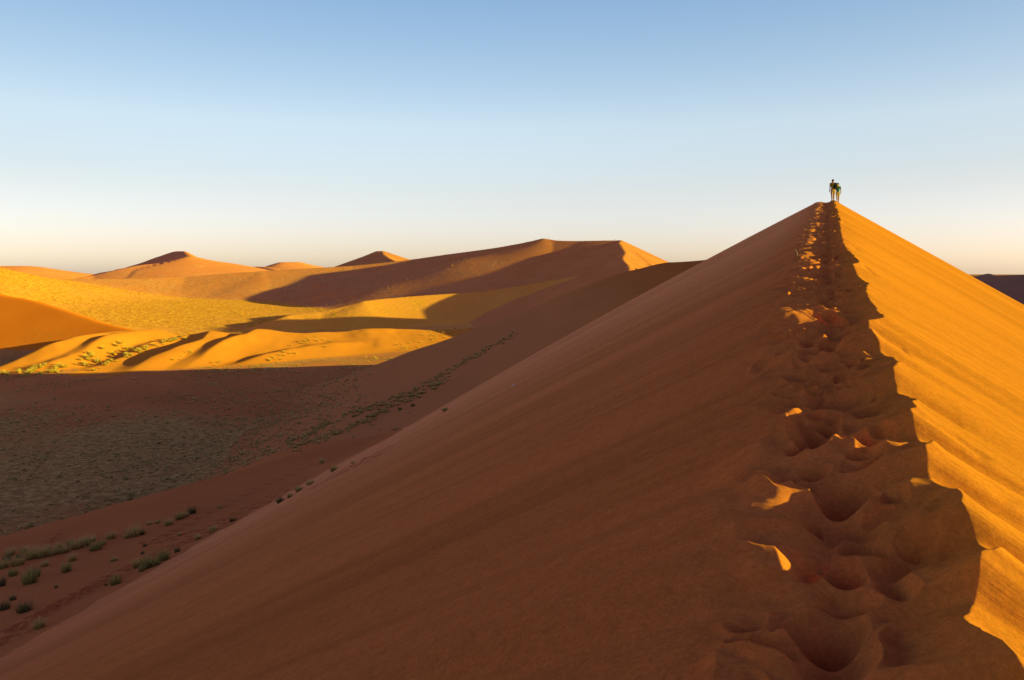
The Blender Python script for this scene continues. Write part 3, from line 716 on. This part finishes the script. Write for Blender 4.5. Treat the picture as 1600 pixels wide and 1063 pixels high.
def person(label, k, arm_l, arm_r, shirt, shorts, stance=.10, head_turn=0.0):
    """ figure 1.75*k tall facing +Y; arms given as (elbow, wrist, tip direction) """
    root = bpy.data.objects.new('person', None); C.objects.link(root); setp(root, label, 'person')
    V = []; E = []; Rr = []
    def add(p, r, j=None):
        V.append(tuple(c * k for c in p)); Rr.append(r * k if isinstance(r, (int, float)) else tuple(q * k for q in r)); i = len(V) - 1
        if j is not None: E.append((j, i))
        return i
    pel = add((0, 0, .95), (.135, .10)); wa = add((0, .005, 1.10), (.125, .09), pel); ch = add((0, 0, 1.28), (.155, .105), wa); uc = add((0, -.01, 1.42), (.12, .085), ch)
    nk = add((0, -.005, 1.51), .055, uc); jw = add((0, .03, 1.575), (.065, .075), nk); hd = add((0, .02, 1.655), (.077, .092), jw); tp = add((0, .01, 1.725), (.06, .07), hd)
    hx = math.sin(head_turn) * .1; hy = math.cos(head_turn) * .1
    nose = add((hx, .02 + hy, 1.625), .016, hd); add((hx * 1.25, .02 + hy * 1.25, 1.615), .010, nose)
    for sx in (-1, 1): e = add((sx * .082, .005, 1.635), .018, hd)
    hands = []
    for sx, arm in ((-1, arm_l), (1, arm_r)):
        sh = add((sx * .19, -.005, 1.41), .066, uc); el = add(arm[0], .042, sh); wr = add(arm[1], .028, el)
        d = Vector(arm[2]).normalized(); w = Vector(arm[1]); side = d.cross(Vector((sx, 0, 0.001))).normalized() if abs(d.x) < .9 else Vector((0, 1, 0))
        pm = add(tuple(w + d * .055), (.036, .020), wr)
        for q in range(4):
            base = w + d * .085 + side * (.026 - .0175 * q); L = (.07, .08, .075, .058)[q]
            f0 = add(tuple(base), .0095, pm); f1 = add(tuple(base + d * L * .55 + Vector((-sx * .008, 0, 0))), .0088, f0); add(tuple(base + d * L + Vector((-sx * .028, 0, 0))), .0075, f1)
        t0 = add(tuple(w + d * .035 + side * .036), .0115, pm); add(tuple(w + d * .075 + side * .055), .009, t0)
        hands.append(w + d * .08)
    for sx, fy in ((-1, -.06), (1, .10)):
        hp = add((sx * .085, 0, .88), .088, pel); kn = add((sx * (stance * .95), fy * .6 + .03, .49), .064, hp); cf = add((sx * stance, fy * .8, .34), .064, kn); an = add((sx * stance, fy, .085), .036, cf)
        add((sx * stance, fy - .045, .035), .034, an); ft = add((sx * (stance + .01), fy + .08, .035), (.042, .03), an); add((sx * (stance + .015), fy + .17, .025), (.035, .02), ft)
    body = skin_obj('body', V, E, Rr, M_skin, root)
    # shirt with short sleeves
    v2 = [(0, 0, .90), (0, .005, 1.08), (0, 0, 1.28), (0, -.01, 1.43)]; r2 = [(.165, .125), (.150, .110), (.180, .125), (.125, .095)]; e2 = [(0, 1), (1, 2), (2, 3)]
    for sx, arm in ((-1, arm_l), (1, arm_r)):
        sh = Vector((sx * .18, -.005, 1.41)); el = Vector(arm[0]); b0 = len(v2)
        v2 += [tuple(sh), tuple(sh.lerp(el, .75))]; r2 += [.078, .068]; e2 += [(3, b0), (b0, b0 + 1)]
    skin_obj('shirt', [tuple(c * k for c in p) for p in v2], e2, [r * k if isinstance(r, float) else tuple(q * k for q in r) for r in r2], shirt, root)
    v3 = [(0, 0, .97)]; r3 = [(.155, .118)]; e3 = []
    for sx, fy in ((-1, -.06), (1, .10)):
        b0 = len(v3); v3 += [(sx * .088, 0, .86), (sx * stance * .97, fy * .45 + .02, .55)]; r3 += [.108, .086]; e3 += [(0, b0), (b0, b0 + 1)]
    skin_obj('shorts', [tuple(c * k for c in p) for p in v3], e3, [r * k if isinstance(r, float) else tuple(q * k for q in r) for r in r3], shorts, root)
    for sx, fy in ((-1, -.06), (1, .10)):
        sh = skin_obj('shoe', [tuple(c * k for c in p) for p in [(sx * stance, fy - .05, .045), (sx * stance, fy + .03, .055), (sx * (stance + .01), fy + .11, .04), (sx * (stance + .015), fy + .20, .032)]], [(0, 1), (1, 2), (2, 3)], [.045 * k, .052 * k, .047 * k, .034 * k], M_boot, root)
        skin_obj('sock', [tuple(c * k for c in p) for p in [(sx * stance, fy, .07), (sx * stance, fy * .95, .17)]], [(0, 1)], [.046 * k, .050 * k], M_sock, root)
        lathe_blob('eye', M_lens2, root, (sx * .032 * k + hx * k, (.02 + hy * .93) * k, 1.655 * k), (.012 * k, .007 * k, .009 * k), seg=10, rings=6)
    return root
def ground(x, y): return float(H(np.array([x]), np.array([y]))[0])

YP = 61.0
x1 = (1301.5 - CX) / F_PX * YP; y1 = YP; z1 = ground(x1, y1)
man = person('taller person in olive shirt and tan shorts on the dune summit, seen from behind', 1.02,
             ((-.235, -.03, 1.13), (-.245, .04, .88), (0, .12, -1)), ((.34, .05, 1.30), (.50, .10, 1.36), (1, .1, -.1)), M_olive, M_tan)
man.location = (x1, y1, z1 - .01)
lathe_blob('hair', M_hair, man, (0, .005, 1.675), (.098, .112, .105), cut=-.35)
x2 = x1 + .50; y2 = YP + .25; z2 = ground(x2, y2)
kid = person('shorter person in cap and teal shirt beside the taller one on the dune summit', .90,
             ((-.225, -.02, 1.14), (-.24, .05, .90), (0, .15, -1)), ((.24, -.02, 1.13), (.265, .03, .88), (0, .1, -1)), M_teal, M_khaki, head_turn=.6)
kid.location = (x2, y2, z2 - .01)
cap = lathe_blob('cap', M_black, kid, (0, .015, 1.60 * .93), (.095, .108, .085), cut=0.0)
bm = bmesh.new(); pr = []
for a in range(13):
    t = math.pi * a / 12; pr.append((math.cos(t) * .085, .06 + math.sin(t) * .14))
for zt in (1.488, 1.500): [bm.verts.new((x, y, zt - .10 * max(0, y - .1))) for x, y in pr]
bm.verts.ensure_lookup_table(); n_ = len(pr)
bm.faces.new(bm.verts[:n_][::-1]); bm.faces.new(bm.verts[n_:2 * n_])
for i in range(n_): j = (i + 1) % n_; bm.faces.new((bm.verts[i], bm.verts[j], bm.verts[n_ + j], bm.verts[n_ + i]))
me = bpy.data.meshes.new('cap_brim'); bm.to_mesh(me); bm.free(); me.materials.append(M_black); link('brim', me, cap)
lathe_blob('hair', M_hair, kid, (0, .0, 1.575 * .93), (.088, .096, .08), cut=-.5)

# black backpack slung over the taller person's right shoulder
def rounded_box(name, mat, parent, size, loc, bev):
    bm = bmesh.new(); bmesh.ops.create_cube(bm, size=1)
    for v in bm.verts:
        v.co = Vector((v.co.x * size[0], v.co.y * size[1], v.co.z * size[2]))
        if v.co.z > 0: v.co.x *= .82; v.co.y *= .75
    bmesh.ops.bevel(bm, geom=list(bm.edges), offset=bev, segments=4, profile=.6, affect='EDGES')
    for v in bm.verts: v.co += Vector(loc)
    me = bpy.data.meshes.new(name); bm.to_mesh(me); bm.free(); me.materials.append(mat)
    for p in me.polygons: p.use_smooth = True
    return link(name, me, parent)
bag = bpy.data.objects.new('backpack', None); C.objects.link(bag); setp(bag, 'black backpack slung on the right shoulder of the taller person', 'backpack')
bag.location = (x1 + .13, y1 - .20, z1 + .98)
rounded_box('bag_body', M_black, bag, (.30, .18, .46), (0, 0, .23), .06)
rounded_box('pocket', M_black, bag, (.22, .08, .20), (0, -.11, .14), .03)
for sx in (-1, 1):
    skin_obj('strap', [(sx * .09, .06, .44), (sx * .095, .14, .52), (sx * .10, .24, .50), (sx * .10, .31, .36), (sx * .10, .26, .14), (sx * .09, .08, .05)], [(i, i + 1) for i in range(5)], [(.024, .008)] * 6, M_black, bag, lv=1)
skin_obj('grab_handle', [(-.03, .05, .46), (0, .05, .50), (.03, .05, .46)], [(0, 1), (1, 2)], [.009] * 3, M_black, bag, lv=1)

# two small pale scraps on the shaded slope, and a dry stalk by the track
M_white = plain('bleached_white', (.85, .80, .74))
for (px, py, w, h, lab) in [(801.3, 604.3, 3.2, 1.6, 'lower and larger of two white scraps on the smooth shaded slope'), (804.2, 602.6, 2.0, 2.0, 'upper and smaller of two white scraps on the smooth shaded slope')]:
    hit = ray_hit(px, py, 12, 160); y = hit[1]; bm = bmesh.new(); bmesh.ops.create_icosphere(bm, subdivisions=3, radius=1)
    for v in bm.verts:
        nz = vnoise(np.array([v.co.x * 1.7 + px]), np.array([v.co.y * 1.7 + v.co.z * 2]), 500)[0]
        v.co = Vector((v.co.x * w / F_PX * y * .5, v.co.y * .08, v.co.z * h / F_PX * y * .55)) * (1 + .35 * nz)
    me = bpy.data.meshes.new('white_scrap'); bm.to_mesh(me); bm.free(); me.materials.append(M_white)
    o = link('white_scrap', me); o.location = (hit[0], hit[1], hit[2] + .04); setp(o, lab, 'scrap', 'white scraps on the shaded slope')
a = ray_hit(1247, 399, 6, 60)
o = skin_obj('dry_stalk', [(0, 0, -.05), (-.02, 0, .06), (-.06, .01, .13)], [(0, 1), (1, 2)], [.006, .005, .003], plain('dry_stem', (.6, .5, .38)), lv=1)
o.location = a; setp(o, 'thin pale dry stalk sticking out beside the trodden track', 'stalk')

# ------------------------------------------------------------------ light, sky, camera
EL, AZ = math.radians(8.6), math.radians(97.0)          # azimuth clockwise from +Y
sd = Vector((math.sin(AZ) * math.cos(EL), math.cos(AZ) * math.cos(EL), math.sin(EL)))
sun = bpy.data.lights.new('sun', 'SUN'); sun.energy = 9.0; sun.angle = math.radians(.5); sun.color = (1.0, .95, .07)
so = bpy.data.objects.new('sun', sun); C.objects.link(so); so.rotation_euler = (-sd).to_track_quat('-Z', 'Y').to_euler(); so.location = (60, -20, 60)
w = bpy.data.worlds.new('World'); S.world = w; w.use_nodes = True; nt = w.node_tree; nt.nodes.clear(); b = NB(nt)
sky = b.n('ShaderNodeTexSky', sky_type='NISHITA'); sky.sun_disc = False; sky.sun_elevation = EL; sky.sun_rotation = AZ
sky.air_density = 1.0; sky.dust_density = 1.0; sky.ozone_density = 1.0; sky.altitude = 600
nz = b.n('ShaderNodeSeparateXYZ'); b.l(b.n('ShaderNodeTexCoord').outputs['Generated'], nz.inputs[0])
tint = b.ramp(nz.outputs['Z'], [(0.0, (.60,.62,.98)), (.037, (.66,.61,.88)), (.103, (.80,.68,.76)), (.184, (.97,.85,.85)), (.33, (.725,.78,.87)), (.44, (.50,.33,.46)), (.75, (.34,.185,.30))])
up = b.math('MINIMUM', 1.0, b.math('MAXIMUM', 0.0, b.math('MULTIPLY', nz.outputs['Z'], 8.0)))
flat = b.math('DIVIDE', 1.0, b.math('ADD', 1.0, b.math('MULTIPLY', up, b.math('MULTIPLY', nz.outputs['X'], nz.outputs['X']))))     # evens the band of sky out around the horizon
sk = b.mix(1.0, b.mix(1.0, sky.outputs[0], tint, 'MULTIPLY'), flat, 'MULTIPLY')
bg = b.n('ShaderNodeBackground'); bg.inputs[1].default_value = .36; b.l(sk, bg.inputs[0])
wo = b.n('ShaderNodeOutputWorld'); b.l(bg.outputs[0], wo.inputs[0])
cam = bpy.data.cameras.new('camera'); cam.sensor_width = 36; cam.lens = F_PX / 1600 * 36; cam.shift_y = -(1063 / 2 - HY) / 1600
cam.clip_start = .05; cam.clip_end = 30000
co = bpy.data.objects.new('camera', cam); C.objects.link(co); co.location = (0, 0, 0); co.rotation_euler = (math.pi / 2, 0, 0); S.camera = co
S.view_settings.view_transform = 'Standard'; S.view_settings.look = 'None'; S.view_settings.exposure = 0; S.view_settings.gamma = 1
